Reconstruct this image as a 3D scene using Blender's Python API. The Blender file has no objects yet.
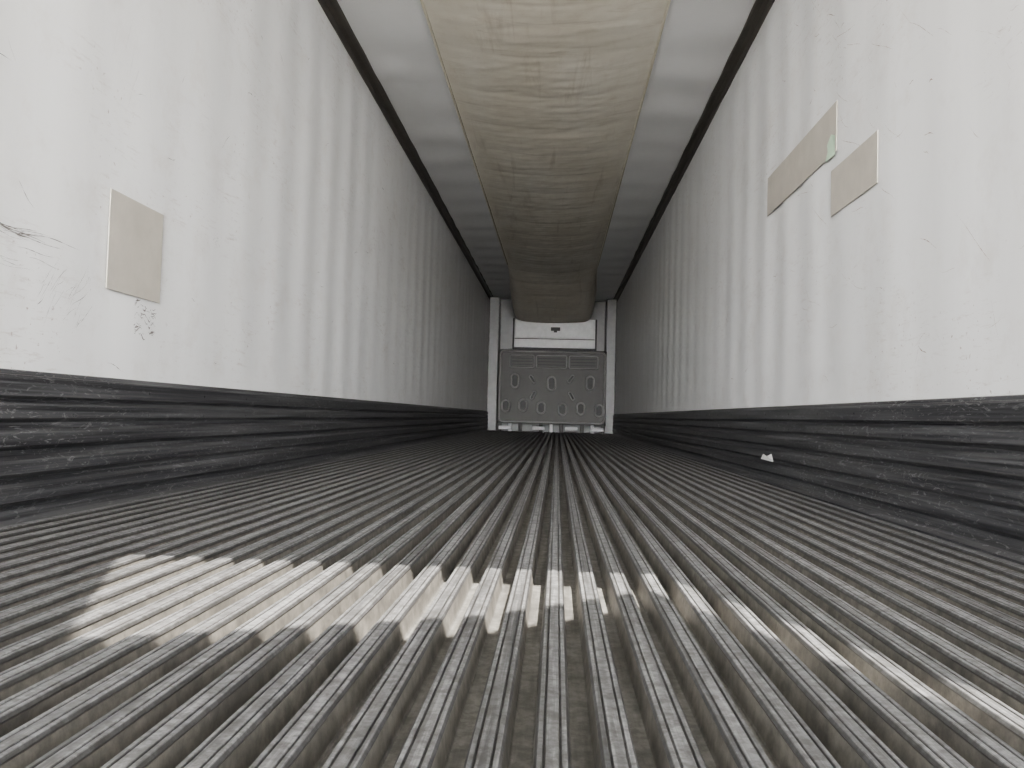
import bpy, bmesh, math, random
from mathutils import Matrix, Vector, noise
random.seed(4)
XL, XR, H, CAMZ, YB, YF = -1.38, 1.115, 2.645, 0.30, -0.32, 16.0
sc = bpy.context.scene

# ---------------------------------------------------------------- helpers
def new_obj(name, verts, faces, mat=None, smooth=False, parent=None):
    me = bpy.data.meshes.new(name)
    me.from_pydata(verts, [], faces)
    me.update()
    if smooth:
        for p in me.polygons: p.use_smooth = True
    o = bpy.data.objects.new(name, me)
    sc.collection.objects.link(o)
    if mat:
        for m in (mat if isinstance(mat, list) else [mat]): me.materials.append(m)
    if parent: o.parent = parent
    return o

def boxdata(x0, x1, y0, y1, z0, z1, off=0):
    v = [(x0,y0,z0),(x1,y0,z0),(x1,y1,z0),(x0,y1,z0),(x0,y0,z1),(x1,y0,z1),(x1,y1,z1),(x0,y1,z1)]
    f = [(0,3,2,1),(4,5,6,7),(0,1,5,4),(1,2,6,5),(2,3,7,6),(3,0,4,7)]
    return v, [tuple(i+off for i in q) for q in f]

def box(name, x0,x1,y0,y1,z0,z1, mat, parent=None, bevel=0):
    v, f = boxdata(x0,x1,y0,y1,z0,z1)
    o = new_obj(name, v, f, mat, parent=parent)
    if bevel:
        b = o.modifiers.new('b','BEVEL'); b.width = bevel; b.segments = 3
    return o

def empty(name):
    e = bpy.data.objects.new(name, None); sc.collection.objects.link(e); return e

def extrude_profile(name, prof, ys, mat, smooth=False):
    n = len(prof); verts = []; faces = []
    for y in ys:
        for (x, z) in prof: verts.append((x, y, z))
    for j in range(len(ys)-1):
        for i in range(n-1):
            a = j*n+i
            faces.append((a, a+1, a+1+n, a+n))
    return new_obj(name, verts, faces, mat, smooth)

class NT:
    def __init__(s, name):
        s.m = bpy.data.materials.new(name); s.m.use_nodes = True
        s.t = s.m.node_tree; s.b = s.t.nodes['Principled BSDF']
        s.tc = s.t.nodes.new('ShaderNodeTexCoord')
    def n(s, typ, **kw):
        x = s.t.nodes.new(typ)
        for k, v in kw.items(): setattr(x, k, v)
        return x
    def l(s, a, b): s.t.links.new(a, b)
    def noise(s, scale=(1,1,1), detail=4, rough=.55, ns=1.0, dist=0.0):
        mp = s.n('ShaderNodeMapping'); mp.inputs['Scale'].default_value = scale
        s.l(s.tc.outputs['Object'], mp.inputs['Vector'])
        nz = s.n('ShaderNodeTexNoise'); nz.inputs['Scale'].default_value = ns
        nz.inputs['Detail'].default_value = detail; nz.inputs['Roughness'].default_value = rough
        nz.inputs['Distortion'].default_value = dist
        s.l(mp.outputs[0], nz.inputs['Vector']); return nz.outputs['Fac']
    def ramp(s, fac, a, b, c0=(0,0,0,1), c1=(1,1,1,1)):
        r = s.n('ShaderNodeValToRGB'); r.color_ramp.elements[0].position = a; r.color_ramp.elements[1].position = b
        r.color_ramp.elements[0].color = c0; r.color_ramp.elements[1].color = c1
        s.l(fac, r.inputs[0]); return r.outputs[0]
    def mix(s, fac, a, b):
        m = s.n('ShaderNodeMix', data_type='RGBA')
        if isinstance(fac, (int, float)): m.inputs[0].default_value = fac
        else: s.l(fac, m.inputs[0])
        for i, c in ((6, a), (7, b)):
            if isinstance(c, tuple): m.inputs[i].default_value = c
            else: s.l(c, m.inputs[i])
        return m.outputs[2]
    def math(s, op, a, b=0.0):
        m = s.n('ShaderNodeMath', operation=op)
        for i, c in ((0, a), (1, b)):
            if isinstance(c, (int, float)): m.inputs[i].default_value = c
            else: s.l(c, m.inputs[i])
        return m.outputs[0]
    def step(s, v, a, b):
        d = s.n('ShaderNodeMapRange'); d.inputs[1].default_value = a; d.inputs[2].default_value = b
        s.l(v, d.inputs[0]); return d.outputs[0]
    def bump(s, h, strength=.3, dist=.002):
        b = s.n('ShaderNodeBump'); b.inputs['Strength'].default_value = strength; b.inputs['Distance'].default_value = dist
        s.l(h, b.inputs['Height']); s.l(b.outputs[0], s.b.inputs['Normal'])
    def col(s, c):
        if isinstance(c, tuple): s.b.inputs['Base Color'].default_value = c
        else: s.l(c, s.b.inputs['Base Color'])
    def rough(s, c):
        if isinstance(c, (int, float)): s.b.inputs['Roughness'].default_value = c
        else: s.l(c, s.b.inputs['Roughness'])

def g(v, r=1, gg=1, b=1): return (v*r, v*gg, v*b, 1)
def simple(name, col, rough=.5, metal=0):
    m = NT(name); nz = m.noise((1,1,1), 4, .6, 9)
    m.col(m.mix(m.ramp(nz, .3, .7), tuple(c*.85 for c in col[:3])+(1,), col)); m.rough(rough)
    m.b.inputs['Metallic'].default_value = metal
    return m.m

# ---------------------------------------------------------------- materials
def wall_mat():
    m = NT('white_panel')
    big = m.noise((1, 1.6, .3), 4, .6, 1.6)
    base = m.mix(m.ramp(big, .3, .7), (.77,.77,.765,1), (.86,.86,.857,1))
    grime = m.ramp(m.noise((1, 1, 1), 8, .7, 5.0), .52, .70)
    base = m.mix(m.math('MULTIPLY', grime, .32), base, (.60,.555,.51,1))
    patchy = m.ramp(m.noise((1, 1, 1), 3, .5, 2.2), .45, .60)
    scr = m.ramp(m.noise((1, 1, 7), 6, .75, 9.0), .56, .64)
    base = m.mix(m.math('MULTIPLY', m.math('MULTIPLY', scr, patchy), .42), base, (.48,.42,.38,1))
    speck = m.ramp(m.noise((1, 1, 1), 3, .6, 60.0), .66, .71)
    base = m.mix(m.math('MULTIPLY', m.math('MULTIPLY', speck, patchy), .7), base, (.33,.24,.21,1))
    m.col(base); m.rough(.3)
    return m.m
def ceil_mat():
    m = NT('ceiling_panel')
    big = m.noise((1,1.5,1), 4, .6, 1.5)
    m.col(m.mix(m.ramp(big, .3, .7), (.86,.86,.855,1), (.90,.90,.895,1))); m.rough(.4)
    return m.m
def floor_mat():
    m = NT('aluminium_duct_floor')
    sep = m.n('ShaderNodeSeparateXYZ'); m.l(m.tc.outputs['Object'], sep.inputs[0])
    z = sep.outputs[2]
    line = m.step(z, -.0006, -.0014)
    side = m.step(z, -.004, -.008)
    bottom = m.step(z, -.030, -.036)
    streak = m.noise((45, .9, 1), 5, .6, 1.0)
    fine = m.noise((200, 6, 1), 4, .6, 1.0)
    blot = m.noise((1,1,1), 6, .7, 30)
    spang = m.noise((1,1,1), 4, .65, 75)
    al = m.mix(m.ramp(streak, .35, .65), (.17,.17,.173,1), (.38,.38,.385,1))
    al = m.mix(m.math('MULTIPLY', m.ramp(fine, .50, .62), .45), al, (.58,.58,.585,1))
    al = m.mix(m.math('MULTIPLY', m.ramp(spang, .44, .58), .45), al, (.11,.108,.106,1))
    al = m.mix(m.math('MULTIPLY', m.ramp(blot, .48, .60), .55), al, (.12,.116,.11,1))
    al = m.mix(m.math('MULTIPLY', line, .7), al, (.045,.043,.041,1))
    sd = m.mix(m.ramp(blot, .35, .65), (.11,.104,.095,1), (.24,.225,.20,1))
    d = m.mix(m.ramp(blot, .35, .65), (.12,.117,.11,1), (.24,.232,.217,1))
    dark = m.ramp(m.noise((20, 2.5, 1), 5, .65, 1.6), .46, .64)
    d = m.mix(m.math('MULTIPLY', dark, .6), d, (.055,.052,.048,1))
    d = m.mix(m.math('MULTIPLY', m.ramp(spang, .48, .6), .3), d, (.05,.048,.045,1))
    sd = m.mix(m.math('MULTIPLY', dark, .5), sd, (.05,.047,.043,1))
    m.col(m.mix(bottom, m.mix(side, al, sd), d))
    met = m.math('MULTIPLY', m.math('SUBTRACT', 1.0, side), .6)
    m.l(met, m.b.inputs['Metallic'])
    m.rough(m.ramp(streak, .3, .7, g(.38), g(.58)))
    m.bump(m.math('ADD', fine, blot), .4, .001)
    return m.m
def scuff_mat():
    m = NT('scuff_plate')
    s1 = m.noise((1, 1.2, 90), 6, .65, 1.0)
    s2 = m.noise((1, 14, 60), 5, .7, 1.0, 2.0)
    s3 = m.noise((1, .8, 3), 4, .6, 1.5)
    c = m.mix(m.ramp(s1, .4, .68), (.042,.042,.046,1), (.155,.155,.16,1))
    wear = m.math('MULTIPLY', m.ramp(s2, .56, .64), m.ramp(s3, .35, .6))
    c = m.mix(m.math('MULTIPLY', wear, .5), c, (.46,.46,.46,1))
    m.col(c); m.rough(m.ramp(s1, .3, .7, g(.28), g(.48))); m.b.inputs['Metallic'].default_value = .3
    m.bump(s1, .5, .002)
    return m.m
def chute_mat():
    m = NT('chute_fabric')
    a = m.noise((1.3, .35, 1), 5, .6, 1.6)
    b = m.noise((1, 1, 1), 6, .7, 7)
    c = m.mix(m.ramp(a, .3, .7), (.73,.68,.575,1), (.82,.785,.70,1))
    c = m.mix(m.math('MULTIPLY', m.ramp(b, .48, .7), .28), c, (.56,.49,.38,1))
    st = m.ramp(m.noise((1.5, 9, 1), 6, .65, 1.0, 1.0), .58, .70)
    c = m.mix(m.math('MULTIPLY', st, .32), c, (.40,.33,.24,1))
    st2 = m.ramp(m.noise((9, .8, 1), 6, .65, 1.0, .5), .58, .70)
    c = m.mix(m.math('MULTIPLY', st2, .3), c, (.38,.31,.22,1))
    m.col(c); m.rough(.5)
    m.bump(m.noise((1.3, 5, 1), 5, .6, 1.6, 1.5), .2, .010)
    return m.m
WALL, CEIL, FLOOR, SCUFF, CHUTE = wall_mat(), ceil_mat(), floor_mat(), scuff_mat(), chute_mat()
TRIM = simple('dark_rail', (.13,.118,.105,1), .45, .3)
PATCH = simple('patch_plate', (.54,.505,.445,1), .42)
WHITE = simple('white_paint', (.76,.76,.76,1), .35)
GREYP = simple('grey_paint', (.38,.38,.375,1), .4)
PLAST = simple('grey_plastic', (.10,.095,.088,1), .5)
PLASTD = simple('dark_plastic', (.022,.021,.02,1), .5)
MARK = simple('scuff_marks', (.22,.20,.19,1), .6)
SEAM = simple('chute_piping', (.80,.75,.62,1), .5)
PAPER = simple('paper', (.8,.8,.78,1), .6)
GREENP = simple('sticker_paper', (.62,.80,.62,1), .5)
CONC = simple('concrete', (.70,.69,.675,1), .8)
STEEL = simple('door_frame_steel', (.45,.45,.44,1), .4, .6)
SUNMASK = simple('sun_mask_sheet', (.5,.5,.48,1), .8)  # for the added, out-of-view sheet that masks the sun
RIM = simple('grey_plastic_rim', (.26,.25,.235,1), .45)

# ---------------------------------------------------------------- walls
def wdisp(y, z, sgn=1):
    s = math.sin(2*math.pi*y/.41)
    k = .0030*s*(.7+.3*math.sin(y*1.7)) + .0016*math.sin(y*2.3+1)
    edge = min(1, max(0, (H-z)/.15))*min(1, max(0, (z-.35)/.12))
    return k*edge
def wall(name, X, sgn):
    NY = 800
    ys = [YB + i*(YF-YB)/NY for i in range(NY+1)]; zs = [H*i/22 for i in range(23)]
    v = [(X+sgn*wdisp(y+(0 if sgn > 0 else .2), z, sgn), y, z) for y in ys for z in zs]; n = len(zs); f = []
    for j in range(NY):
        for i in range(n-1):
            a = j*n+i; q = (a, a+n, a+n+1, a+1)
            f.append(q if sgn < 0 else q[::-1])
    return new_obj(name, v, f, WALL, True)
wl = wall('wall_left', XL, 1); wr = wall('wall_right', XR, -1)
shell = empty('trailer_shell')
box('skin_1', XL-.09, XL-.02, YB, YF+.13, -.1, H+.09, WHITE, shell)
box('skin_2', XR+.02, XR+.09, YB, YF+.13, -.1, H+.09, WHITE, shell)
box('roof_skin', XL-.09, XR+.09, YB, YF+.13, H+.02, H+.09, WHITE, shell)

def marks(name, X, sgn, items, parent, mat=MARK):
    v = []; f = []
    for (y, z, L, ang, w) in items:
        n = max(3, int(L/.012)); ph = random.random()*9
        for i in range(n+1):
            t = i/n; yy = y+math.cos(ang)*L*t; zz = z+math.sin(ang)*L*t + .004*math.sin(ph+t*5)
            ww = w*(.15+abs(noise.noise(Vector((ph*3, t*L*40, 0))))*2.0)*math.sin(math.pi*(t*.9+.05))
            x = X+sgn*(wdisp(yy+(0 if sgn > 0 else .2), zz, sgn)+.0010)
            b = len(v); v += [(x, yy, zz-ww), (x, yy, zz+ww)]
            if i: f.append((b-2, b, b+1, b-1))
    return new_obj(name, v, f, mat, parent=parent)
R = random.uniform
itL = []
for k in range(14): itL.append((R(1.78, 2.0), R(.722, .745), R(.05,.25), R(-.06,.04), R(.0006,.0026)))
for k in range(7): itL.append((R(1.8, 2.0), R(.64, .70), R(.05,.15), R(-.1,.1), R(.0004,.0014)))
for k in range(60): itL.append((R(2.50, 2.62), R(.53,.64), R(.008,.035), R(-.5,.5), R(.0006,.003)))
for k in range(26): itL.append((R(2.02, 2.2), R(.50,.62), R(.03,.14), R(.6,1.2), R(.0003,.0013)))
for k in range(7): itL.append((R(2.22, 2.26), R(.62,.66), R(.02,.05), R(1.2,1.8), R(.001,.003)))
for k in range(200): itL.append((R(1.8, 12), R(.42,2.4), R(.02,.10), R(-1.5,1.5), R(.0004,.0020)))
for k in range(24): itL.append((R(2.2, 2.6), R(1.1,1.5), R(.02,.15), R(1.2,1.8), R(.0004,.0014)))
for k in range(12): itL.append((R(3.05, 3.12), R(.93,.98), R(.01,.04), R(-1.5,1.5), R(.0006,.002)))
marks('scratches', XL, 1, itL, wl)
itR = []
for k in range(90): itR.append((R(1.7, 3.8), R(.7,2.2), R(.03,.25), R(.1,.9), R(.0003,.0016)))
for k in range(180): itR.append((R(1.8, 12), R(.42,2.4), R(.02,.12), R(-1.5,1.5), R(.0004,.0019)))
for k in range(24): itR.append((R(3.5,3.62), R(.42,.5), R(.02,.06), R(1.2,1.9), R(.0008,.002)))
marks('scratches', XR, -1, itR, wr, simple('rusty_marks', (.34,.24,.20,1), .6))

def patch(name, X, sgn, y0,y1,z0,z1):
    a = X+sgn*.0048; b = X+sgn*.009
    return box(name, min(a,b), max(a,b), y0,y1,z0,z1, PATCH, bevel=.0015)
patch('repair_patch', XL, 1, 2.33, 2.655, .653, .960)
patch('repair_patch', XR, -1, 3.27, 4.34, 1.412, 1.62)
patch('repair_patch', XR, -1, 2.85, 3.33, 1.155, 1.345)
gx = XR-.0102
new_obj('torn_sticker', [(gx,3.28,1.40),(gx,3.40,1.405),(gx,3.37,1.44),(gx,3.38,1.47),(gx,3.33,1.50),(gx-.004,3.27,1.475),(gx,3.285,1.44)],
        [(0,1,2,3,4,5,6)], GREENP)

def scuff(name, X, sgn):
    p = [(.0,.384),(.006,.382),(.012,.371),(.034,.369),(.038,.363),(.038,.318),(.030,.313),(.022,.310)]
    z = .306
    for k in range(4):
        p += [(.022,z),(.034,z-.008),(.038,z-.012),(.038,z-.044),(.034,z-.048),(.022,z-.056)]; z -= .070
    p += [(.022,.022),(.030,.008),(.05,-.002),(.05,-.034)]
    prof = [(X+sgn*d, zz) for d, zz in p]
    ys = [YB+i*(YF-.1-YB)/60 for i in range(61)]
    o = extrude_profile(name, prof if sgn < 0 else prof[::-1], ys, SCUFF)
    v=[];f=[]
    y = .1
    while y < 12:
        for zz in (.342,.270):
            b=len(v); r=.006
            cx = X+sgn*.038
            for a in range(8): v.append((cx, y+r*math.cos(a*math.pi/4), zz+r*math.sin(a*math.pi/4)))
            v.append((cx+sgn*.003, y, zz))
            for a in range(8): f.append((b+a, b+(a+1)%8, b+8))
        y += .41
    new_obj('rivets', v, f, SCUFF, True, parent=o)
    return o
scuff('baseboard_left', XL, 1); scuff('baseboard_right', XR, -1)
new_obj('paper_scrap', [(XR-.040,4.03,.105),(XR-.044,4.26,.11),(XR-.040,4.23,.138),(XR-.047,4.13,.131),(XR-.040,4.07,.145)], [(0,1,2,3,4)], PAPER)

# ---------------------------------------------------------------- floor
prof = []
pitch = .06; cx0 = .003; D = .036
tops = [-.0145, -.0132, -.0092, -.0082, -.0068, -.0058, .0058, .0068, .0082, .0092, .0132, .0145]
tz   = [-.0020, 0, 0, -.0022, -.0022, 0, 0, -.0022, -.0022, 0, 0, -.0020]
k0 = math.ceil((XL-cx0)/pitch); k1 = math.floor((XR-cx0)/pitch)
prof.append((XL, -D))
for k in range(k0, k1+1):
    c = cx0+k*pitch
    pts = [(-.0195,-D),(-.0180,-D+.003),(-.0150,-.0075),(-.0162,-.0045)] + list(zip(tops,tz)) + [(.0162,-.0045),(.0150,-.0075),(.0180,-D+.003),(.0195,-D)]
    for dx, zz in pts:
        if XL+.002 < c+dx < XR-.002: prof.append((c+dx, zz))
prof.append((XR, -D))
ys = [YB+i*(YF-YB)/40 for i in range(41)]
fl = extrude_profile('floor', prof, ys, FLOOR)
box('floor_underside', XL-.08, XR+.08, YB, YF+.1, -.16, -D-.005, CONC, parent=fl)

# ---------------------------------------------------------------- ceiling
def ceiling():
    nx, ny = 30, 500; v=[]; f=[]
    for j in range(ny+1):
        y = YB+(YF-YB)*j/ny
        for i in range(nx+1):
            x = XL+(XR-XL)*i/nx
            z = H + .0045*math.sin(2*math.pi*y/.62) + .008*noise.noise(Vector((x*2, y*3, 0)))
            v.append((x,y,z))
    n = nx+1
    for j in range(ny):
        for i in range(nx):
            a=j*n+i; f.append((a,a+n,a+n+1,a+1))
    return new_obj('ceiling', v, f, CEIL, True)
ceiling()
def rail(name, X, sgn):
    p = [(0,H-.075),(.006,H-.075),(.008,H-.03),(.03,H-.014),(.062,H-.012),(.066,H-.006),(.066,H+.01)]
    prof = [(X+sgn*d, z) for d,z in p]
    extrude_profile(name, prof if sgn > 0 else prof[::-1], [YB+i*(15.9-YB)/10 for i in range(11)], TRIM)
rail('trim_1', XL, 1); rail('trim_2', XR, -1)

# ---------------------------------------------------------------- air chute
CX0, CX1 = -.820, .566
def chute():
    nx, ny = 56, 900; v=[]; f=[]; y0, y1 = .15, 15.40
    for j in range(ny+1):
        y = y0+(y1-y0)*j/ny
        e = max(0, (y-12.0)/(y1-12.0)); e2 = e*e*(3-2*e)
        sag = .040+.003*y+.010*math.sin(y*1.3)
        for i in range(nx+1):
            u = -1+2*i/nx
            x = (CX0+CX1)/2+(CX1-CX0)/2*u*(1+.16*e2)
            w = (1-abs(u)**2.2)
            scal = abs(math.sin(math.pi*(y/.62+.14*u*u)))**.6
            z = H-.018 - sag*w*(1-.7*e2) - .012*w*scal
            z += .010*w*noise.noise(Vector((x*1.8, y*1.7, 1)))+.006*w*noise.noise(Vector((x*2.5, y*9, 5)))
            z += .003*w*noise.noise(Vector((x*8+y*3, y*18, 9)))
            z -= e2*(.02 + .45*(1-abs(u)**16))
            v.append((x,y,z))
    n = nx+1
    for j in range(ny):
        for i in range(nx):
            a=j*n+i; f.append((a,a+n,a+n+1,a+1))
    o = new_obj('air_chute', v, f, CHUTE, True)
    for nm, X, s in (('piping_1', CX0, 1), ('piping_2', CX1, -1)):
        p = [(X-s*.010, H-.013),(X-s*.008,H-.021),(X,H-.025),(X+s*.008,H-.023),(X+s*.010,H-.014)]
        q = extrude_profile(nm, p if s > 0 else p[::-1], [y0+(12.2-y0)*i/20 for i in range(21)], SEAM); q.parent = o
chute()

# ---------------------------------------------------------------- front end
wf = box('wall_front', XL-.09, XR+.09, YF, YF+.12, -.1, H+.08, GREYP)
for i,(a,b) in enumerate(((XL+.004, XL+.20),(XR-.2, XR-.004))):
    box('corner_post_%d'%(i+1), a, b, 15.55, 15.99, .0, H-.02, GREYP, parent=wf, bevel=.02)

ev = empty('evaporator_housing')
EX0, EX1 = -.87, .70
box('shell', EX0, EX1, 15.45, 15.98, 1.60, 2.20, WHITE, ev, .012)
box('lower_lip', EX0-.01, EX1+.01, 15.43, 15.455, 1.595, 1.635, PLASTD, ev, .004)
box('seam_strip', EX0+.01, EX1-.01, 15.438, 15.452, 1.80, 1.815, PLAST, ev)
box('upper_panel', EX0+.03, EX1-.03, 15.43, 15.455, 1.83, 2.16, WHITE, ev, .008)
box('lower_panel', EX0+.03, EX1-.03, 15.43, 15.455, 1.65, 1.79, WHITE, ev, .008)
box('side_strip_1', EX0-.03, EX0, 15.44, 15.5, 1.6, 2.2, PLASTD, ev)
box('side_strip_2', EX1, EX1+.03, 15.44, 15.5, 1.6, 2.2, PLASTD, ev)
box('label', -.16, .02, 15.42, 15.432, 1.965, 2.035, PLASTD, ev, .004)
box('label_tab', -.10, -.04, 15.42, 15.432, 1.935, 1.97, PLASTD, ev)

bh = empty('return_air_bulkhead')
BX0, BX1, BZ0, BZ1 = -1.15, .93, .16, 1.59
BY = 15.40
box('panel', BX0, BX1, BY, BY+.05, BZ0, BZ1, PLAST, bh, .03)
def loop_ring(name, cx, cz, w, h, ang, mat, parent, rim=.016, y=BY, proud=.03, fillmat=None, rr=None):
    r = rr or min(w,h)/2; pts=[]
    hx, hz = w/2-r, h/2-r
    for q,(sx_,sz_) in enumerate(((1,1),(-1,1),(-1,-1),(1,-1))):
        for a in range(7):
            t = q*math.pi/2+a*math.pi/12
            pts.append((sx_*hx+r*math.cos(t), sz_*hz+r*math.sin(t), math.cos(t), math.sin(t)))
    v=[];f=[];N=len(pts)
    prf=[(rim, .005),(rim*.6,-proud),(-rim*.6,-proud),(-rim, .004)]
    ca,sa=math.cos(ang),math.sin(ang)
    for (px,pz,nx_,nz_) in pts:
        for (o_,yy) in prf:
            X_,Z_=px+nx_*o_, pz+nz_*o_
            v.append((cx+X_*ca-Z_*sa, y+yy, cz+X_*sa+Z_*ca))
    m=len(prf)
    for i in range(N):
        j=(i+1)%N
        for k in range(m-1): f.append((i*m+k, j*m+k, j*m+k+1, i*m+k+1))
    new_obj(name,v,f,mat,False,parent)
    if fillmat:
        b=[(cx+(px*.95)*ca-(pz*.95)*sa, y-.004, cz+(px*.95)*sa+(pz*.95)*ca) for (px,pz,_,_) in pts]
        new_obj(name+'_recess', b, [tuple(range(N))], fillmat, parent=parent)
loop_ring('outer_rim', (BX0+BX1)/2, (BZ0+BZ1)/2, BX1-BX0-.06, BZ1-BZ0-.06, 0, RIM, bh, .02, rr=.08)
for i,(a,b) in enumerate(((-.93,-.47),(-.42,.16),(.21,.76))):
    loop_ring('louvre_%d'%(i+1), (a+b)/2, 1.36, b-a, .24, 0, RIM, bh, .012, BY-.006, fillmat=PLAST, rr=.03)
    for q in range(3): box('slat_%d_%d'%(i+1,q+1), a+.03, b-.03, BY-.03, BY-.004, 1.29+q*.06, 1.305+q*.06, PLASTD, bh)
# oval pockets (x, z, height) and slanted bosses (x, z, angle), metres
ovals = [(-.83,.98,.26),(-.12,.94,.26),(.62,.96,.26),(-.99,.49,.22),(-.66,.51,.22),(-.31,.47,.22),(.10,.45,.22),(.45,.47,.22),(.80,.44,.22)]
for i,(x,z,h) in enumerate(ovals):
    loop_ring('oval_%d'%(i+1), x, z, .14, h, 0, RIM, bh, .020, BY-.006, fillmat=PLASTD)
for i,(x,z,an) in enumerate(((-.49,1.02,.6),(.25,1.04,-.6),(-.47,.71,-.5),(.27,.71,.5))):
    loop_ring('boss_%d'%(i+1), x, z, .055, .17, an, RIM, bh, .012, BY-.006, fillmat=PLASTD)
box('bottom_rail', BX0, BX1, BY-.02, BY+.05, .155, .20, PLASTD, bh, .008)
for i in range(11):
    x = BX0+.05+i*(BX1-BX0-.1)/10
    if i in (3,7): continue
    box('foot_%d'%(i+1), x-.035, x+.035, BY-.02, BY+.04, 0.0, .16, WHITE if i%2 else PLAST, bh, .01)
for i,x in enumerate((-1.0,-.35,.28,.78)):
    box('kick_bracket_%d'%(i+1), x-.12, x+.12, BY-.05, BY-.02, .04, .11, WHITE, bh, .015)

# ---------------------------------------------------------------- rear frame, outside
rf = empty('rear_door_frame')
box('post_1', XL-.12, XL-.002, YB-.06, YB-.002, -.16, H+.09, STEEL, rf)
box('post_2', XR+.002, XR+.12, YB-.06, YB-.002, -.16, H+.09, STEEL, rf)
box('header', XL-.12, XR+.12, YB-.06, YB-.002, H+.03, H+.2, STEEL, rf)
box('sill', XL-.12, XR+.12, YB-.06, YB-.002, -.16, -.044, STEEL, rf)
new_obj('ground', [(-60,-80,-1.3),(60,-80,-1.3),(60,40,-1.3),(-60,40,-1.3)], [(0,1,2,3)], CONC)

# unseen sheet added behind the camera; its hole shapes the sun strip on the floor
sx, sy, sz = -.47*1.9, 1.9, -2.6
CZ = 2.78
kx, ky = .47*1.9/2.6*CZ, -1.9/2.6*CZ
hole = [(-.90,1.64),(-.62,1.00),(-.33,1.11),(-.10,1.21),(.04,1.32),(.17,1.43),(.58,.60),(.68,.63),(.28,1.50),(.20,1.60)]
hole = [(x+kx, y+ky) for x,y in hole]
def make_sun_mask():
    bm = bmesh.new()
    outer = [(-1.6,YB-.03),(-1.6,-2.5),(2.25,-2.5),(2.25,YB-.03)]
    es=[]
    for loop in (outer, hole):
        vs=[bm.verts.new((x,y,CZ)) for x,y in loop]
        for i in range(len(vs)): es.append(bm.edges.new((vs[i], vs[(i+1)%len(vs)])))
    bmesh.ops.triangle_fill(bm, use_beauty=True, use_dissolve=False, edges=es)
    me=bpy.data.meshes.new('sun_mask'); bm.to_mesh(me); bm.free(); me.materials.append(SUNMASK)
    o=bpy.data.objects.new('sun_mask', me); sc.collection.objects.link(o)
    for i,x in enumerate((-1.6,2.2)):
        box('sun_mask_leg_%d'%(i+1), x, x+.05, -2.5, -2.45, -1.3, CZ-.002, STEEL, o)
make_sun_mask()
sl = bpy.data.lights.new('sun','SUN'); sl.energy = 25; sl.angle = math.radians(.3); sl.color=(1,.95,.87)
so = bpy.data.objects.new('sun', sl); sc.collection.objects.link(so)
so.rotation_mode='QUATERNION'; so.rotation_quaternion = Vector((sx,sy,sz)).to_track_quat('-Z','Y')
so.location=(3,-6,8)
# hazy sky: brightest low towards the sun's side (-Y), dimmer overhead and to the sides
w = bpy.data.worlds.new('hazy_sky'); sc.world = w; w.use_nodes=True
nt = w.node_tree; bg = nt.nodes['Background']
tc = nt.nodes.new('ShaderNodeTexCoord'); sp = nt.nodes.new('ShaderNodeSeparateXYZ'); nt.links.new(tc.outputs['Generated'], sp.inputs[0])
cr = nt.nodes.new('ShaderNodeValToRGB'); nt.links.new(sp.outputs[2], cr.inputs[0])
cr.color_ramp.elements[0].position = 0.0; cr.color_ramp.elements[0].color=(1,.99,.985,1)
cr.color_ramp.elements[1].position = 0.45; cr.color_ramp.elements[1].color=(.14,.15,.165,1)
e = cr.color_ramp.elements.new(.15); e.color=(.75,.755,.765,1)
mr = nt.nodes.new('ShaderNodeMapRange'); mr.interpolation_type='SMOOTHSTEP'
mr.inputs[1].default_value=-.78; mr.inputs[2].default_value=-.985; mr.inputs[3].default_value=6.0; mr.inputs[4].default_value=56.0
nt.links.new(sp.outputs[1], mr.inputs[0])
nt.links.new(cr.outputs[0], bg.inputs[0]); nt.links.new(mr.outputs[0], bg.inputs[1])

# ---------------------------------------------------------------- camera
F = 798.0
cd = bpy.data.cameras.new('camera'); cd.sensor_width = 36; cd.lens = 36*F/1024; cd.clip_start=.02
cam = bpy.data.objects.new('camera', cd); sc.collection.objects.link(cam); sc.camera = cam
Yc = Vector((45,-33,-F)).normalized()
r = math.radians(1.4)
up = Vector((math.sin(r), math.cos(r), 0)); Zc = (up-Yc*up.dot(Yc)).normalized(); Xc = Yc.cross(Zc)
M = Matrix((Xc,Yc,Zc))
mw = M.to_4x4(); mw.translation = Vector((0,0,CAMZ)); cam.matrix_world = mw
sc.view_settings.view_transform = 'AgX'
try: sc.view_settings.look = 'AgX - Medium High Contrast'
except Exception as ex: print(ex)
sc.view_settings.exposure = -0.12
